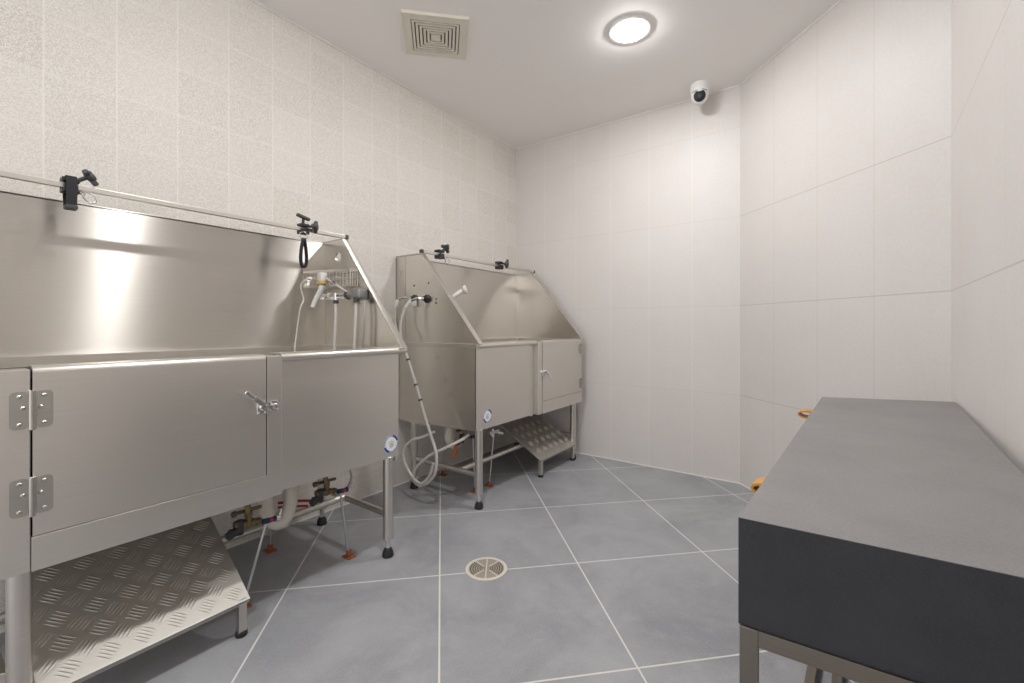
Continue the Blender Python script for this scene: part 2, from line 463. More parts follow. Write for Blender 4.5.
        yo = ys - sgn * .005; mb.box(.004, .094, yo - .0015, yo + .0015, .44, 1.49)
        mb.box(.072, .092, ya, ya + .003, .96, 1.494)
        for zz in (1.40, 1.17): mb.lathe([(.006, 0), (.005, .004)], (.045, ys, zz), (0, sgn, 0), 10)
        P(mb, 'rear_post', STEEL_F)
    # --- back panel
    mb = MB(); mb.box(.084, .094, .010, L - .010, .50, 1.488, .001); mb.box(.06, .094, .010, L - .010, 1.482, 1.490, .001)
    P(mb, 'back_panel', STEEL)
    # --- basin: sloping walls, ledge and floor as one shell
    mb = MB(); bm = mb.bm
    def ring(x0, x1, ya, yb, z): return [bm.verts.new(v) for v in ((x0, ya, z), (x1, ya, z), (x1, yb, z), (x0, yb, z))]
    R = [ring(.094, .655, .010, L - .010, ZR - .001), ring(.116, .640, .030, L - .030, ZR - .001), ring(.120, .636, .034, L - .034, .58), ring(.15, .60, .07, L - .07, .555)]
    for a_, b_ in zip(R, R[1:]):
        for i in range(4): bm.faces.new((a_[i], a_[(i + 1) % 4], b_[(i + 1) % 4], b_[i]))
    bm.faces.new(R[-1])
    P(mb, 'basin', STEEL_F)
    mb = MB(); mb.box(.06, .66, .012, L - .012, ZB + .002, ZB + .008); mb.box(.045, .052, .012, L - .012, ZB, .93)
    P(mb, 'bottom_panel', STEEL_F)
    # --- tie rail
    mb = MB(); mb.bar((.254, -.012, 1.508), (.254, L + .012, 1.508), .018, .018, (0, 0, 1), .002)
    rail = P(mb, 'tie_rail', STEEL_T)
    for yy in (-.020, L + .002):
        mb = MB(); mb.box(.243, .265, yy, yy + .018, 1.497, 1.519, .002); P(mb, 'rail_cap', GREYP, rail)
    # --- legs
    for lx, ly in ((.666, .048), (.122, .045), (.666, L - (.084 if first else .055)), (.122, L - .05)):
        mb = MB(); mb.cyl((lx, ly, .082), (lx, ly, ZB + .004), .0225, 24)
        mb.lathe([(.0215, 0), (.0235, .006)], (lx, ly, .082), (0, 0, 1), 24)
        leg = P(mb, 'leg', STEEL_T)
        mb = MB(); mb.cyl((lx, ly, .028), (lx, ly, .086), .011, 16); P(mb, 'threaded_stem', CHROME, leg)
        mb = MB(); mb.lathe([(.024, 0), (.026, .004), (.023, .022), (.017, .036), (.012, .040)], (lx, ly, 0), (0, 0, 1), 24); P(mb, 'rubber_foot', RUBBER, leg)
    for yy in (.047, L - .052):
        mb = MB(); mb.cyl((.125, yy, .19), (.664, yy, .19), .0150, 18); P(mb, 'stretcher', STEEL_T)
    mb = MB(); mb.cyl((railx, .047, .192), (railx, L - .05, .192), .0165, 18); P(mb, 'stretcher', STEEL_T)
    # --- pull-out tread plate ramp under the door
    r0 = d0 + (.042 if first else .020); r1 = d1 - (0.01 if first else .045)
    if first: r0 = .644; r1 = 1.140
    fx, fz, bx, bz = .697, .122, .30, .352
    sl = Vector((bx - fx, 0, bz - fz)); Ls = sl.length; sl.normalize(); nz = Vector((-sl.z, 0, sl.x)); 
    if nz.z < 0: nz = -nz
    Mx = Matrix(((sl.x, 0, nz.x, fx), (0, 1, 0, r0), (sl.z, 0, nz.z, fz), (0, 0, 0, 1)))
    mb = MB(); wdt = r1 - r0
    mb.box(0, Ls, 0, wdt, -.012, 0, .003, 2, Mx)
    mb.box(0, .004, .001, wdt - .001, -.020, -.002, .001, 2, Mx)
    cell = .056; i0 = 0
    ca = math.cos(PI / 4)
    for i in range(-30, 31):
        for j in range(-30, 31):
            uc, vc = (i - j) * cell * ca, (i + j) * cell * ca
            if not (.012 < uc < Ls - .012 and .012 < vc < wdt - .012): continue
            hor = (i + j) % 2 == 0 if False else (i % 2 == 0) ^ (j % 2 == 0)
            dx_, dy_ = (ca, ca) if hor else (ca, -ca)
            for q in range(-2, 3):
                l_ = .0240 - abs(q) * .0014
                pu, pv = uc - dy_ * q * .0092, vc + dx_ * q * .0092
                pts = []
                for tt, hh, ww in ((-1, 0, .0002), (-.6, .0010, .0024), (0, .0013, .0030), (.6, .0010, .0024), (1, 0, .0002)):
                    cu, cv = pu + dx_ * l_ * tt, pv + dy_ * l_ * tt
                    pts.append([Mx @ Vector((cu - dy_ * ww, cv + dx_ * ww, 0)), Mx @ Vector((cu, cv, hh)), Mx @ Vector((cu + dy_ * ww, cv - dx_ * ww, 0))])
                if min(p2.x for r_ in pts for p2 in r_) < min(bx, fx) or any((not (0 < (Mx.inverted() @ p2).y < wdt) or not (0 < (Mx.inverted() @ p2).x < Ls)) for r_ in (pts[0], pts[-1]) for p2 in r_): continue
                vv = [[mb.bm.verts.new(p2) for p2 in r_] for r_ in pts]
                for r_a, r_b in zip(vv, vv[1:]):
                    for z_ in range(2): mb.bm.faces.new((r_a[z_], r_a[z_ + 1], r_b[z_ + 1], r_b[z_]))
    ramp = P(mb, 'tread_plate_ramp', TREAD, base, 'slanted aluminium tread plate step')
    for yy in (r0 + .022, r1 - .022):
        mb = MB(); mb.box(fx - .032, fx - .006, yy - .013, yy + .013, .016, fz + .005, .002); lg = P(mb, 'ramp_leg', STEEL_T, ramp)
        mb = MB(); mb.lathe([(.017, 0), (.0185, .003), (.0185, .014), (.016, .018)], (fx - .019, yy, 0), (0, 0, 1), 20); P(mb, 'ramp_foot', RUBBER, ramp)
    for yy in (r0 + .03, r1 - .03):
        mb = MB(); mb.bar((bx + .02, yy, bz - .025), (bx + .02, yy, ZB + .004), .014, .008, (0, 1, 0)); P(mb, 'ramp_hanger', STEEL_T, ramp)
    for yy in (r0 - .012, r1 + .012):
        mb = MB(); mb.box(.60, .625, yy - .012, yy + .012, ZB - .03, ZB + .004, .002); P(mb, 'hanger_bracket', STEEL_T)
    # --- round sticker : blue ring, white disc
    sz, sy = (.512, .045) if first else (.522, .1035)
    mb = MB(); mb.prism(circle(sy, sz, .040, 40), lambda a, b, t: (t, a, b), FX, FX + .0008); st = P(mb, 'round_sticker', STW)
    mb = MB()
    for a0, a1 in ((15, 75), (195, 255)):
        ri, ro = .0305, .0388
        lp = [(sy + (-1 if s < 0 else 1) * ro * math.cos(math.radians(a)), sz + ro * math.sin(math.radians(a))) for a in range(a0, a1 + 1, 5)] + [(sy + (-1 if s < 0 else 1) * ri * math.cos(math.radians(a)), sz + ri * math.sin(math.radians(a))) for a in range(a1, a0 - 1, -5)]
        mb.prism(lp, lambda a, b, t: (t, a, b), FX + .0008, FX + .0012)
    for a in list(range(84, 190, 12)) + list(range(264, 370, 12)):
        ra = math.radians(a)
        cy_, cz_ = sy + (-1 if s < 0 else 1) * .0345 * math.cos(ra), sz + .0345 * math.sin(ra)
        mb.prism(circle(cy_, cz_, .0026, 6), lambda a_, b_, t: (t, a_, b_), FX + .0008, FX + .0012)
    n_ = 40
    mb.prism(circle(sy, sz, .040, n_), lambda a, b, t: (t, a, b), FX + .0008, FX + .0011, [circle(sy, sz, .0384, n_)])
    P(mb, 'sticker_ring', STB, st)
    mb = MB()
    mb.prism(circle(sy - .002, sz - .006, .012, 16), lambda a, b, t: (t, a, b), FX + .0008, FX + .0012)
    for q in (-1, 0, 1): mb.prism(circle(sy + q * .011, sz + .012 - abs(q) * .004, .0042, 10), lambda a, b, t: (t, a, b), FX + .0008, FX + .0012)
    P(mb, 'sticker_emblem', STG, st)
    return base, F, W, P

b1, F1, W1, P1 = make_bath(1.330, -1, 1.25, .550, .545, .33, 'stainless steel raised dog bath nearest the camera, long side along the speckled left wall', True)
b2, F2, W2, P2 = make_bath(1.875, 1, 1.25, .600, .575, .515, 'far stainless steel dog bath in the corner against the pale back wall', False)

# --- plumbing under the baths --------------------------------------------------------------
def rod(Pf, Wf, top, foot, plate=True):
    mb = MB(); mb.cyl(Wf(*top), Wf(*foot), .0048, 10); r = Pf(mb, 'support_rod', GALV)
    mb = MB(); p = Wf(*foot); mb.box(p[0] - .026, p[0] + .026, p[1] - .020, p[1] + .020, 0, .006, .001)
    mb.box(p[0] - .008, p[0] + .008, p[1] - .010, p[1] + .010, .006, .03, .002)
    Pf(mb, 'foot_plate', COPPER, r)
def valve(Pf, Wf, X, Y, Z, handle=True):
    """brass tee, black solenoid, chrome ball valve with blue lever, lying along Y"""
    mb = MB()
    mb.cyl(Wf(X, Y - .105, Z + .022), Wf(X, Y - .02, Z + .008), .0105, 14)
    for yy, zz, r_, l_ in ((.100, .021, .016, .014), (.074, .017, .0155, .016), (.046, .013, .015, .014), (.028, .009, .014, .010)):
        mb.lathe([(r_ * .9, 0), (r_, .002), (r_, l_ - .002), (r_ * .9, l_)], Wf(X, Y - yy, Z + zz), (0, 1, 0), 6)
    mb.cyl(Wf(X, Y - .066, Z + .0), Wf(X, Y - .064, Z + .052), .011, 12)
    mb.lathe([(.015, 0), (.015, .014)], Wf(X, Y - .065, Z + .040), (0, 0, 1), 6)
    mb.tube([Wf(X, Y - .065, Z + .05), Wf(X - .01, Y - .064, Z + .075), Wf(X - .03, Y - .060, Z + .085), Wf(X - .05, Y - .055, Z + .10), Wf(X - .05, Y - .055, Z + .15)], .010, 10)
    mb.cyl(Wf(X - .02, Y - .115, Z + .055), Wf(X - .02, Y - .01, Z + .052), .007, 10)
    mb.lathe([(.012, 0), (.012, .012)], Wf(X - .02, Y - .10, Z + .0535), (0, 1, 0), 6)
    v = Pf(mb, 'brass_valve', BRASS)
    mb = MB(); mb.cyl(Wf(X + .005, Y - .095, Z + .004), Wf(X + .012, Y - .142, Z - .008), .0155, 16); mb.cyl(Wf(X + .006, Y - .098, Z + .036), Wf(X + .006, Y - .098, Z - .016), .014, 16)
    mb.cyl(Wf(X + .010, Y - .130, Z + .014), Wf(X + .010, Y - .130, Z - .020), .008, 10)
    Pf(mb, 'solenoid', BLACKP, v)
    mb = MB(); mb.cyl(Wf(X + .012, Y - .020, Z + .004), Wf(X + .012, Y + .004, Z + .001), .0105, 14); mb.cyl(Wf(X + .012, Y + .016, Z + .001), Wf(X + .012, Y + .030, Z - .0005), .0095, 14); mb.cyl(Wf(X + .010, Y - .02, Z + .003), Wf(X + .010, Y + .03, Z), .006, 10); Pf(mb, 'valve_handle', BLUE, v)
    mb = MB(); mb.cyl(Wf(X + .012, Y + .004, Z + .001), Wf(X + .012, Y + .016, Z + .0003), .010, 14); Pf(mb, 'handle_band', RED, v)
    mb = MB(); mb.cyl(Wf(X, Y + .028, Z - .004), Wf(X, Y + .050, Z - .006), .013, 14); mb.tube([Wf(X + .006, Y + .045, Z - .004), Wf(X + .006, Y + .052, Z + .02), Wf(X + .006, Y + .05, Z + .03)], .004, 8); Pf(mb, 'valve_tip', CHROME, v)
    return v
v1 = valve(P1, W1, -1.755, .815, .296); v2 = valve(P1, W1, -1.755, 1.130, .314)
rod(P1, W1, (-1.755, .815, .29), (-1.763, .735, .0)); rod(P1, W1, (-1.755, 1.130, .305), (-1.755, 1.174, .0)); rod(P1, W1, (-2.09, .995, .44), (-2.10, .991, .0))
mb = MB(); mb.tube([W1(-1.90, .93, .29), W1(-1.89, 1.01, .275), W1(-1.86, 1.05, .27)], .006, 8); P1(mb, 'red_hose', RED); mb = MB(); mb.tube([W1(-1.90, .93, .27), W1(-1.89, 1.00, .255), W1(-1.86, 1.04, .25)], .005, 8); P1(mb, 'red_hose', RED)
mb = MB()
mb.tube([W1(-1.84, .955, .47), W1(-1.84, .955, .36), W1(-1.84, .950, .29), W1(-1.84, .925, .238), W1(-1.84, .885, .238), W1(-1.845, .860, .285), W1(-1.85, .856, .33), W1(-1.85, .855, .47)], .027, 18)
mb.lathe([(.033, 0), (.033, .03)], W1(-1.84, .955, .385), (0, 0, 1), 24); mb.lathe([(.033, 0), (.033, .03)], W1(-1.85, .855, .385), (0, 0, 1), 24)
mb.cyl(W1(-1.87, .935, .25), W1(-2.24, 1.06, .03), .026, 18)
P1(mb, 'drain_pipe', PVC, b1, 'white plastic drain trap')
mb = MB(); mb.tube([W1(-1.755, 1.165, .31), W1(-1.75, 1.185, .36), W1(-1.77, 1.18, .42), W1(-1.78, 1.17, .46)], .006, 8); P1(mb, 'supply_hose', GHOSE); mb = MB()
mb.tube([W1(-1.80, 1.04, .44), W1(-1.80, 1.075, .395), W1(-1.80, 1.115, .40), W1(-1.81, 1.13, .46)], .006, 8); P1(mb, 'supply_hose', GHOSE)
mb = MB(); mb.tube([W1(-1.615, 1.302, .462), W1(-1.612, 1.318, .448), W1(-1.612, 1.322, .432), W1(-1.625, 1.312, .424), W1(-1.64, 1.295, .424)], .008, 10); P1(mb, 'cable_elbow', STEEL_T)

va = valve(P2, W2, -1.77, 2.035, .365)
mb = MB(); mb.cyl(W2(-1.76, 2.20, .355), W2(-1.72, 2.245, .372), .013, 12); mb.cyl(W2(-1.75, 2.215, .33), W2(-1.75, 2.215, .385), .011, 12); mb.cyl(W2(-1.75, 2.23, .36), W2(-1.74, 2.31, .335), .009, 12); P2(mb, 'tap', CHROME)
rod(P2, W2, (-1.77, 2.045, .36), (-1.797, 2.098, 0)); rod(P2, W2, (-1.75, 2.23, .35), (-1.79, 2.23, 0)); rod(P2, W2, (-2.15, 2.19, .44), (-2.185, 2.206, 0))
mb = MB(); mb.tube([W2(-1.80, 1.93, .34), W2(-1.80, 1.92, .30), W2(-1.81, 1.91, .265)], .013, 10); P2(mb, 'red_plug', COPPER)
mb = MB(); mb.tube([W2(-1.85, 1.93, .445), W2(-1.86, 1.93, .36), W2(-1.87, 1.99, .31), W2(-1.87, 2.05, .36), W2(-1.87, 2.06, .45)], .026, 16); P2(mb, 'drain_pipe', PVC, b2, 'white plastic drain trap')
mb = MB(); mb.box(.30, .312, .0, .012, .405, .455); P2(mb, 'apron_tab', STEEL)

# --- fittings of the far bath: glands, hoses, inside shower head ------------------------------
for X, Y, Z, r in ((-1.992, 1.875, 1.213, .026), (-2.105, 1.875, 1.218, .024)):
    mb = MB(); p = W2(X, Y, Z); mb.lathe([(r, 0), (r, .008), (r * .8, .014), (r * .55, .016), (r * .55, .030)], p, (0, -1, 0), 22); P2(mb, 'hose_gland', BLACKP)
mb = MB()
mb.tube([W2(-1.992, 1.845, 1.213), W2(-2.02, 1.815, 1.213), W2(-2.06, 1.80, 1.197)], .008, 10); P2(mb, 'hose_elbow', CHROME); mb = MB()
mb.tube([W2(-2.105, 1.845, 1.218), W2(-2.14, 1.815, 1.222), W2(-2.18, 1.80, 1.205)], .007, 10)
P2(mb, 'hose_elbow', CHROME)
mb = MB()
mb.cyl(W2(-2.055, 1.80, 1.20), W2(-2.088, 1.79, 1.160), .012, 14); P2(mb, 'hose_collar', WHITEP); mb = MB(); mb.cyl(W2(-2.175, 1.80, 1.208), W2(-2.19, 1.795, 1.165), .013, 14); P2(mb, 'hose_collar', WHITEP); mb = MB()
mb.box(*sorted((W2(-2.115, 0, 0)[0], W2(-2.075, 0, 0)[0])), W2(0, 1.835, 0)[1], W2(0, 1.868, 0)[1], 1.170, 1.215, .006)
P2(mb, 'hose_valve', WHITEP)
mb = MB()
mb.tube([W2(-2.088, 1.79, 1.165), W2(-2.11, 1.77, 1.08), W2(-2.10, 1.76, .98), W2(-2.05, 1.75, .90), W2(-1.99, 1.75, .78), W2(-1.935, 1.75, .66), W2(-1.88, 1.75, .53), W2(-1.825, 1.75, .415), W2(-1.79, 1.75, .34),
         W2(-1.785, 1.75, .27), W2(-1.80, 1.75, .205), W2(-1.86, 1.752, .145), W2(-1.93, 1.756, .115), W2(-1.985, 1.762, .130), W2(-1.985, 1.766, .185), W2(-1.93, 1.77, .245), W2(-1.86, 1.785, .30), W2(-1.79, 1.83, .34), W2(-1.72, 1.89, .385), W2(-1.70, 1.93, .41)], .0085, 10, 8)
P2(mb, 'shower_hose', HOSE, b2, 'long white hose looping below the bath')
mb2 = MB()
mb2.tube([W2(-2.19, 1.795, 1.17), W2(-2.185, 1.79, 1.05), W2(-2.12, 1.78, .93)], .0075, 10, 8)
P2(mb2, 'supply_hose', HOSE); mb2 = MB()
mb2.tube([W2(-1.80, 1.742, .27), W2(-1.83, 1.744, .20), W2(-1.90, 1.745, .135), W2(-1.98, 1.745, .16), W2(-2.05, 1.746, .24), W2(-2.055, 1.75, .31), W2(-2.00, 1.76, .365), W2(-1.92, 1.775, .395), W2(-1.85, 1.80, .43)], .0085, 10, 8)
P2(mb2, 'supply_hose', HOSE)
for zz, xx in ((.70, -1.955), (.615, -1.916), (.845, -2.022)):
    mb = MB(); mb.lathe([(.012, -.005), (.012, .005)], W2(xx, 1.75, zz), (.42, 0, -.9), 14); P2(mb, 'hose_clip', GREYP)
for xx, zz in ((-2.11, 1.30), (-1.98, 1.31), (-1.915, 1.21), (-1.915, 1.185)):
    mb = MB(); mb.lathe([(.006, 0), (.005, .003)], W2(xx, 1.875, zz), (0, -1, 0), 10); P2(mb, 'bolt', GREYP)
mb = MB(); mb.cyl(W2(-1.875, 1.93, 1.20), W2(-1.80, 1.985, 1.262), .014, 16); s2 = P2(mb, 'shower_handset', WHITEP)
mb = MB(); mb.lathe([(.014, 0), (.026, .010), (.028, .022), (.022, .026)], W2(-1.80, 1.985, 1.262), (.75, .55, .30), 20); P2(mb, 'spray_head', CREAM, s2)
mb = MB(); mb.cyl(W2(-1.88, 1.886, 1.195), W2(-1.872, 1.935, 1.203), .012, 14); P2(mb, 'shower_bracket', CREAM)

# --- fittings inside the near bath -------------------------------------------------------------
mb = MB()
mb.box(W1(-1.880, 0, 0)[0], W1(-1.808, 0, 0)[0], *sorted((W1(0, 1.318, 0)[1], W1(0, 1.262, 0)[1])), 1.176, 1.230, .014, 3)
mb.cyl(W1(-1.870, 1.285, 1.20), W1(-1.905, 1.275, 1.20), .019, 18)
mix = P1(mb, 'shower_mixer', mat('grey_metal', (.30, .30, .305), .35, .8))
mb = MB()
mb.cyl(W1(-1.905, 1.28, 1.205), W1(-2.10, 1.25, 1.205), .0085, 12); mb.cyl(W1(-1.905, 1.27, 1.186), W1(-2.09, 1.235, 1.186), .007, 12)
mb.cyl(W1(-1.985, 1.255, 1.212), W1(-1.985, 1.255, 1.16), .011, 12)
P1(mb, 'mixer_spout', CHROME, mix)
for a_, b_, r_ in (((-1.922, 1.278, 1.200), (-1.898, 1.27, 1.196), .021), ((-1.985, 1.255, 1.175), (-1.985, 1.255, 1.158), .013), ((-1.845, 1.275, 1.185), (-1.845, 1.275, 1.160), .015)):
    mb = MB(); mb.cyl(W1(*a_), W1(*b_), r_, 16); P1(mb, 'mixer_seal', GREYP, mix)
mb = MB(); mb.cyl(W1(-1.90, 1.265, 1.212), W1(-2.030, 1.225, 1.292), .0075, 12); P1(mb, 'mixer_lever', CHROME, mix)
for X, Y, m_ in ((-1.985, 1.255, HOSE), (-1.848, 1.275, HOSE), (-1.80, 1.29, GHOSE)):
    mb = MB(); mb.tube([W1(X, Y, 1.17), W1(X + .004, Y - .004, 1.08), W1(X - .004, Y - .006, .95), W1(X, Y - .012, .80), W1(X + .01, Y - .05, .64)], .0072 if m_ is HOSE else .006, 10); P1(mb, 'hanging_hose', m_)
mb = MB(); mb.box(W1(-2.065, 0, 0)[0], W1(-2.025, 0, 0)[0], *sorted((W1(0, 1.235, 0)[1], W1(0, 1.20, 0)[1])), 1.270, 1.312, .006); hs = P1(mb, 'handset_holder', WHITEP)
mb = MB(); mb.lathe([(.017, 0), (.022, .006), (.022, .018), (.016, .022)], W1(-2.045, 1.215, 1.252), (0, 0, 1), 18); P1(mb, 'holder_ring', YELLOW, hs)
mb = MB(); mb.tube([W1(-2.04, 1.215, 1.25), W1(-2.052, 1.210, 1.22), W1(-2.072, 1.20, 1.18), W1(-2.085, 1.19, 1.14)], lambda f: .013 - .002 * f, 12); P1(mb, 'shower_handset', WHITEP)
mb = MB(); mb.tube([W1(-2.13, 1.19, 1.285), W1(-2.15, 1.165, 1.25), W1(-2.15, 1.18, 1.18), W1(-2.145, 1.16, 1.135), W1(-2.16, 1.15, 1.02), W1(-2.13, 1.11, .80), W1(-2.08, 1.08, .62)], .0045, 8); P1(mb, 'thin_hose', HOSE)

# wire basket hooked to the side panel of the near bath
bk = empty('wire_basket', (XL + .255, 1.270, 1.245), 'silver wire soap basket hung inside the near bath above its tap', 'basket')
def Bk(mb, n, m): return mb.build(n, m, bk, lambda x, y, z: (x - (XL + .255), y - 1.270, z - 1.245))
fA, fB, rA, rB = Vector((-2.180, 1.195, 0)), Vector((-1.890, 1.272, 0)), Vector((-2.180, 1.312, 0)), Vector((-1.890, 1.312, 0))
z0, z1 = 1.245, 1.322
mb = MB()
def at(v, z): return (v.x, v.y, z)
mb.bar(at(fA, z1), at(fB, z1), .006, .012); mb.bar(at(fB, z1), at(rB, z1), .006, .012); mb.bar(at(fA, z1), at(rA, z1), .006, .012); mb.bar(at(rA, z1), at(rB, z1), .006, .012)
Bk(mb, 'basket_rim', STEEL_T)
mb = MB()
for i in range(15):
    p = fA.lerp(fB, i / 14); q = rA.lerp(rB, i / 14)
    mb.cyl(at(p, z0), at(p, z1), .0018, 6); mb.cyl(at(p, z0), at(q, z0), .0018, 6); mb.cyl(at(q, z0), at(q, z1), .0018, 6)
for i in range(4):
    p = fB.lerp(rB, i / 3); mb.cyl(at(p, z0), at(p, z1), .0018, 6)
for zz in (z0, z0 + .04):
    for p, q in ((fA, fB), (fB, rB), (fA, rA), (rA, rB)): mb.cyl(at(p, zz), at(q, zz), .002, 6)
Bk(mb, 'basket_wires', STEEL_T)

# ------------------------------------------------------------------ grooming clamps on the rails
def clamp(loc, label, rot=0, knobdir=(.25, .75, .55), strap=True, ring=True, k2=False, sc_=1.08):
    e = empty('grooming_clamp', loc, label, 'clamp', 'clamps on the bath rails')
    # block round the rail (rail runs along Y through the origin)
    mb = MB(); mb.box(-.020, .018, -.020, .020, -.022, -.010, .003); mb.box(-.020, -.010, -.020, .020, -.022, .024, .003); mb.box(-.020, .018, -.020, .020, .010, .024, .003)
    mb.box(.010, .020, -.016, .016, -.020, .004, .003)
    mb.build('clamp_body', BLACKP, e)
    kd = Vector(knobdir).normalized(); st = Vector((.0, .010, .016))
    mb = MB(); mb.cyl(st, st + kd * .040, .006, 12); mb.build('screw', GREYP, e)
    kc = st + kd * .040
    mb = MB(); tq = kd.orthogonal().normalized(); tr = kd.cross(tq)
    mb.lathe([(.010, -.010), (.016, -.006), (.018, .004), (.014, .012), (.004, .014)], kc, kd, 20)
    for i in range(3):
        a = 2 * PI * i / 3 + .4; d = tq * math.cos(a) + tr * math.sin(a)
        mb.bar(kc, kc + d * .030, .016, .016, kd, .005)
    kb = mb.build('knob', GREYP, e)
    if k2:
        mb = MB(); c2 = Vector((.012, -.006, .052)); mb.cyl((0, -.002, .02), c2, .006, 10); mb.bar(c2 + Vector((0, -.03, .006)), c2 + Vector((0, .028, -.008)), .020, .014, (0, 0, 1), .005); mb.build('knob', GREYP, e)
    if strap:
        mb = MB(); pts = [(.022, 0, .026), (-.024, 0, .028), (-.028, 0, -.01), (-.018, 0, -.06), (.0, 0, -.072), (.022, 0, -.060), (.026, 0, -.01), (.022, 0, .026)]
        P = [Vector(p) for p in pts]; mb.ribbon(P, (0, 1, 0), .024, .003); mb.build('webbing_loop', WEB, e)
        mb = MB(); mb.box(-.008, .026, -.014, .014, -.072, -.060, .002); mb.build('buckle', GREYP, e)
    if ring:
        mb = MB(); cc = Vector((.012, .042, -.028)); mb.tube([cc + Vector((.004 * math.sin(a), .015 * math.cos(a), .013 * math.sin(a) - .006 * math.cos(a))) for a in [2 * PI * i / 12 for i in range(12)]], .0022, 8, 2, True)
        mb.cyl((.010, .016, -.014), (.012, .032, -.022), .005, 10); mb.build('snap_ring', CHROME, e)
    e.rotation_euler = (0, 0, rot)
    e.scale = (sc_,) * 3
    return e
RZ = 1.508; RX = XL + .254
clamp((RX, .318, RZ), 'black clamp nearest the camera, webbing strap and ring, on the near bath rail')
clamp((RX, 1.112, RZ), 'black clamp with two knobs above the hanging loop on the near bath rail', knobdir=(.7, .6, -.05), strap=False, ring=False, k2=True)
clamp((RX, 2.020, RZ), 'black clamp with raised knob toward the left end of the far bath rail', strap=False, knobdir=(.1, .8, .6), k2=False, sc_=1.25)
clamp((RX, 2.655, RZ), 'black clamp toward the right end of the far bath rail', strap=False, ring=False, knobdir=(.9, .3, -.15), sc_=1.25)
# leash loop hanging from the second clamp
le = empty('leash_loop', (RX, 1.098, 1.485), 'black webbing leash loop hanging from the rail of the near bath', 'leash')
mb = MB(); pts = []
for i in range(25):
    a = -PI / 2 + 2 * PI * i / 24
    zz = -.098 + .066 * math.sin(a) ; wdt = .0135 * (1 - .35 * math.sin(a)) * math.cos(a)
    pts.append(Vector((.028, wdt, zz)))
mb.ribbon(pts, (1, 0, 0), .022, .0055); mb.build('loop_strap', WEB, le)
mb = MB(); mb.box(.018, .038, -.009, .009, -.040, -.024, .002); mb.build('loop_slider', GREYP, le)
mb = MB(); mb.tube([(.028 , .020 * math.cos(a), -.012 + .017 * math.sin(a)) for a in [2 * PI * i / 12 for i in range(12)]], .0022, 8, 2, True); mb.build('loop_ring', CHROME, le)

# ------------------------------------------------------------------ table (console with two drawers on a metal frame)
ZT, ZBX = .770, .617
FL, BL, BR, FR = Vector((-.103, .703)), Vector((-.0133, 2.083)), Vector((.379, 2.228)), Vector((.258, .722))
cen = (FL + BL + BR + FR) / 4
tb = empty('console_table', (cen.x, cen.y, 0), 'black box console table on a brushed metal frame along the right wall', 'table')
def Tb(mb, n, m, par=tb, **k): return mb.build(n, m, par, lambda x, y, z: (x - cen.x, y - cen.y, z), **k)
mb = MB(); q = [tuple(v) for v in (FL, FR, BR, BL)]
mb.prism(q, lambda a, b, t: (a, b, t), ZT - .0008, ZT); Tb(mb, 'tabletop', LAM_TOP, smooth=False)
ld = (BL - FL).normalized(); ln = Vector((-ld.y, ld.x))     # ln points to -X side
ins = -ln * .018
mb = MB(); mb.prism([tuple(FL), tuple(FR), tuple(BR), tuple(BL), tuple(BL + ins), tuple(BL + ins)], lambda a, b, t: (a, b, t), ZBX, ZT - .0008) if False else None
f2 = FL + ld * .016; b2_ = BL - ld * .016
mb.prism([tuple(FL), tuple(FR), tuple(BR), tuple(BL), tuple(b2_), tuple(b2_ + ins), tuple(f2 + ins), tuple(f2)], lambda a, b, t: (a, b, t), ZBX, ZT - .0008)
Tb(mb, 'cabinet_body', LAM_SIDE, smooth=False)
Lt = (BL - FL).length
for a0, a1, pull, pz in ((.018, Lt / 2 - .002, .385, .697), (Lt / 2 + .002, Lt - .018, 1.165, .735)):
    mb = MB(); p0 = FL + ld * a0 + ins * .98; p1 = FL + ld * a1 + ins * .98
    mb.prism([tuple(p0), tuple(p1), tuple(p1 + ln * .017), tuple(p0 + ln * .017)], lambda a, b, t: (a, b, t), ZBX + .012, ZT - .008)
    dr = Tb(mb, 'drawer', LAM_SIDE, smooth=False)
    mb = MB(); pc = FL + ld * pull
    pts = []
    for i in range(15):
        a = -PI * .62 + 1.24 * PI * i / 14
        rx, rz = .024, .011
        pts.append(Vector((pc.x + ln.x * (.027 + rx * math.cos(a)), pc.y + ln.y * (.027 + rx * math.cos(a)), pz + rz * math.sin(a))))
    pts = [Vector((pc.x, pc.y, pz - .006))] + [Vector((pc.x + ln.x * .010, pc.y + ln.y * .010, pz - .008))] + pts + [Vector((pc.x + ln.x * .010, pc.y + ln.y * .010, pz + .008)), Vector((pc.x, pc.y, pz + .008))]
    mb.ribbon(pts, (ld.x, ld.y, 0), .048, .005)
    o = Tb(mb, 'leather_pull', LEATHER, dr); o['label'] = 'tan leather loop pull'
# metal frame
wl = (FR - FL).normalized()
i_ = .0075
iw = .0125
cn = [FL + ld * i_ + wl * iw, FR + ld * i_ - wl * iw, BR - ld * i_ - wl * iw, BL - ld * i_ + wl * iw]
for v in cn:
    mb = MB(); mb.bar((v.x, v.y, .014), (v.x, v.y, ZBX), .0235, .0235, (wl.x, wl.y, 0), .0015); Tb(mb, 'leg', FRAME)
for i in range(4):
    p, q_ = cn[i], cn[(i + 1) % 4]; d = (q_ - p).normalized() * .0118
    mb = MB(); mb.bar((p.x + d.x, p.y + d.y, ZBX - .0117), (q_.x - d.x, q_.y - d.y, ZBX - .0117), .0235, .0235, (0, 0, 1), .0006); Tb(mb, 'top_rail', FRAME)
for i in (1, 3):
    p, q_ = cn[i], cn[(i + 1) % 4]; d = (q_ - p).normalized() * .0118
    mb = MB(); mb.bar((p.x + d.x, p.y + d.y, .026), (q_.x - d.x, q_.y - d.y, .026), .0235, .0235, (0, 0, 1), .0015); Tb(mb, 'bottom_rail', FRAME)
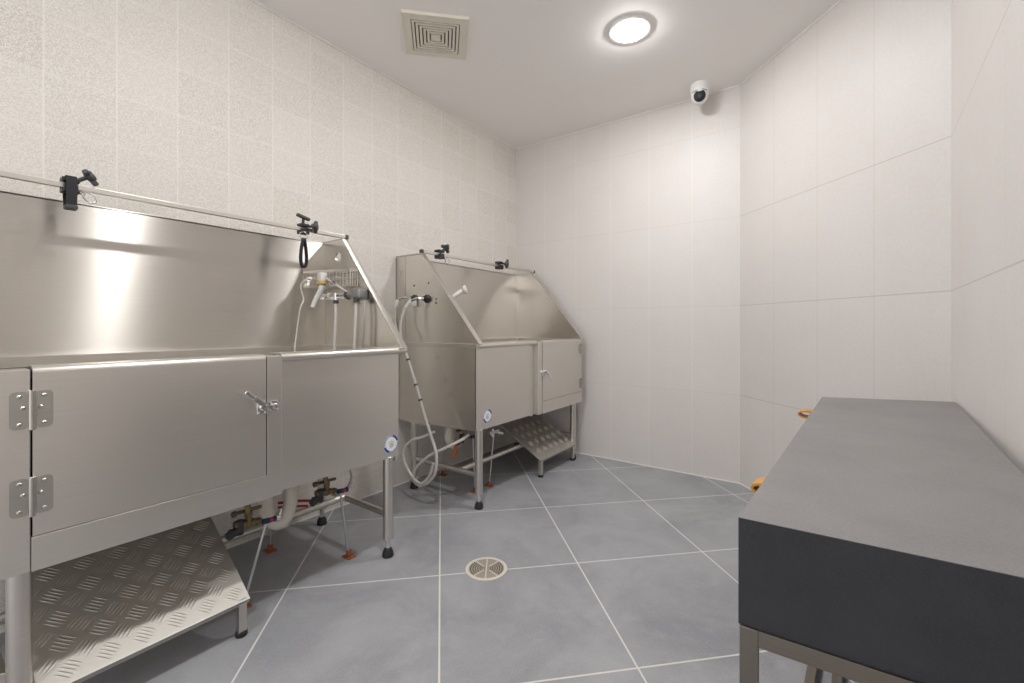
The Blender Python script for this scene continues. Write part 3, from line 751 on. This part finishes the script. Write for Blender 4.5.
p, q_ = cn[0] + wl * .060 + ld * .012, cn[3] + wl * .060 - ld * .012
mb = MB(); mb.bar((p.x, p.y, .026), (q_.x, q_.y, .026), .0235, .0235, (0, 0, 1), .0015); Tb(mb, 'bottom_rail', FRAME)
for i in (0, 2):
    p, q_ = cn[i], cn[(i + 1) % 4]; d = (q_ - p).normalized() * .0118
    mb = MB(); mb.bar((p.x + d.x, p.y + d.y, .026), (q_.x - d.x, q_.y - d.y, .026), .0235, .0235, (0, 0, 1), .0015); Tb(mb, 'bottom_rail', FRAME)
for v in cn:
    mb = MB(); mb.cyl((v.x, v.y, 0), (v.x, v.y, .015), .010, 14); Tb(mb, 'foot', RUBBER)

# ------------------------------------------------------------------ ceiling: vent, lamps, camera
ve = empty('ceiling_vent', (-1.743, 1.704, H), 'square cream extractor vent with concentric louvres in the ceiling', 'vent', rz=math.radians(45))
hs_ = .172
mb = MB()
def sq(h): return [(-h, -h), (h, -h), (h, h), (-h, h)]
I3 = lambda a, b, t: (a, b, t)
mb.prism(sq(hs_), I3, -.016, 0, [sq(.128)])
for h in (.1235, .1040, .0845, .0650, .0455): mb.prism(sq(h), I3, -.016, -.004, [sq(h - .0125)])
mb.prism(sq(.026), I3, -.016, -.004)
mb.build('vent_grille', VENTW, ve, smooth=False)
mb = MB(); mb.prism(sq(.129), I3, -.004, -.001); mb.build('vent_backing', VENTD, ve, smooth=False)

def downlight(x, y, label, k=1.0, m=None):
    e = empty('downlight', (x, y, H), label, 'downlight')
    mb = MB(); n = 48
    prof = [(.113, 0), (.113, -.003), (.106, -.008), (.090, -.010), (.080 * k, -.006)]
    mb.lathe(prof, (0, 0, 0), (0, 0, 1), n, cap=False); mb.build('trim_ring', CAMW, e)
    mb = MB(); prof = [(.081, -.007), (.079, -.013), (.070, -.018), (.045, -.022), (.0, -.023)]; prof = [(r * k, z) for r, z in prof]
    mb.lathe(prof, (0, 0, 0), (0, 0, 1), n, cap=False); mb.build('diffuser', m or LAMP, e)
    return e
downlight(-.862, 2.285, 'round white glowing downlight in the ceiling near the security camera')
downlight(-.90, .86, 'small round downlight in the ceiling above the near dog bath', .55, LAMP2)
downlight(-.90, -.85, 'extra unseen downlight added for even light, in the ceiling at the open end of the room')  # out-of-view lamp, added only to even out the light

cm = empty('security_camera', (-.681, 3.075, H), 'white dome security camera on the ceiling above the back wall', 'camera')
aim = (Vector((0, 0, 1.5)) - Vector((-.668, 3.02, 2.56))); aim.z -= .2; aim.normalize()
mb = MB(); mb.lathe([(.058, 0), (.060, -.006), (.060, -.036), (.057, -.056), (.050, -.068)], (0, 0, 0), (0, 0, 1), 36); mb.build('camera_base', CAMW, cm)
cb = Vector((0, 0, -.076))
mb = MB()
prof = [(.054 * math.sin(a), -.054 * math.cos(a)) for a in [PI * i / 20 for i in range(1, 16)]]
mb.lathe(prof, cb, aim, 32); mb.build('camera_ball', CAMW, cm)
mb = MB(); mb.lathe([(.0375, .036), (.0365, .0405), (.034, .042), (.020, .043)], cb, aim, 32); lf = mb.build('lens_face', LENS, cm)
mb = MB(); mb.lathe([(.013, .043), (.013, .045), (.009, .046), (.008, .0445)], cb, aim, 24); mb.build('lens_ring', GREYP, lf)
mb = MB()
mb.tube([cb + Vector((0, 0, .0)) + Matrix.Rotation(a, 3, 'Z') @ Vector((aim.x, aim.y, 0)).normalized() * .0545 + Vector((0, 0, .022 - .010 * abs(a))) for a in [x * .1 for x in range(-9, 10)]], .0022, 6, 1)
mb.build('seam', DARK, cm)

# ------------------------------------------------------------------ floor drain
fd = empty('floor_drain', (-1.188, 1.462, 0), 'round cream floor drain with slotted grate in the grey tiles', 'drain', rz=math.radians(36))
mb = MB(); n = 48
mb.lathe([(.090, 0), (.090, .003), (.087, .004), (.077, .004), (.076, .0015)], (0, 0, 0), (0, 0, 1), n, cap=False); mb.build('drain_ring', mat('drain_cream', (.66, .62, .56), .45), fd)
GR = mat('drain_grate_metal', (.40, .36, .30), .45, .3)
mb = MB(); mb.lathe([(.077, .0010), (.077, .0022)], (0, 0, 0), (0, 0, 1), n); mb.build('grate', GR, fd)
mb = MB()
for side in (0, 1):
    for r in (.018, .028, .038, .048, .058, .068):
        nn = max(3, int(r / .0055))
        for i in range(nn):
            a = (-.75 + 1.5 * (i + .5) / nn) + side * PI
            cx, cy = r * math.cos(a), r * math.sin(a)
            tx, ty = -math.sin(a), math.cos(a)
            w_ = min(.0022 + r * .012, .75 * r / nn * 1.5 * .7); 
            lp = [(cx + tx * w_ * c1 + math.cos(a) * .0022 * c2, cy + ty * w_ * c1 + math.sin(a) * .0022 * c2) for c1, c2 in ((-1, -1), (1, -1), (1, 1), (-1, 1))]
            mb.prism(lp, lambda a_, b_, t: (a_, b_, t), .0022, .0027)
mb.build('grate_slots', mat('slot_dark', (.05, .045, .04), .8), fd, smooth=False)
mb = MB()
for a in (0.0, PI): pass
for a in (PI / 2, -PI / 2): mb.bar((0, 0, .0026), (.076 * math.cos(a), .076 * math.sin(a), .0026), .006, .002)
for a in (PI / 2 - .72, PI / 2 + .72, -PI / 2 - .72, -PI / 2 + .72): mb.bar((.018 * math.cos(a), .018 * math.sin(a), .0026), (.076 * math.cos(a), .076 * math.sin(a), .0026), .006, .002)
mb.build('grate_ribs', mat('rib_cream', (.60, .56, .49), .45), fd, smooth=False)

# ------------------------------------------------------------------ camera, world, view
cam = bpy.data.cameras.new('camera'); co = bpy.data.objects.new('camera', cam); C.objects.link(co)
cam.sensor_fit = 'HORIZONTAL'; cam.sensor_width = 36.0; cam.lens = 436.6 * 36 / 1024
cam.shift_y = -(341.5 - 326.0) / 1024
cam.clip_start = .02
co.location = (0, 0, CAMZ); co.rotation_euler = (PI / 2, 0, math.radians(35.745))
sc.camera = co
w = bpy.data.worlds.new('world'); sc.world = w; w.use_nodes = True
w.node_tree.nodes['Background'].inputs[0].default_value = (1, .985, .97, 1); w.node_tree.nodes['Background'].inputs[1].default_value = 1.3  # soft fill added, entering where the front wall is left out
sc.view_settings.view_transform = 'Standard'; sc.view_settings.look = 'None'
sc.view_settings.exposure = 0.05
sc.cycles.max_bounces = 12; sc.cycles.diffuse_bounces = 8; sc.cycles.glossy_bounces = 6
sc.cycles.sample_clamp_indirect = 8
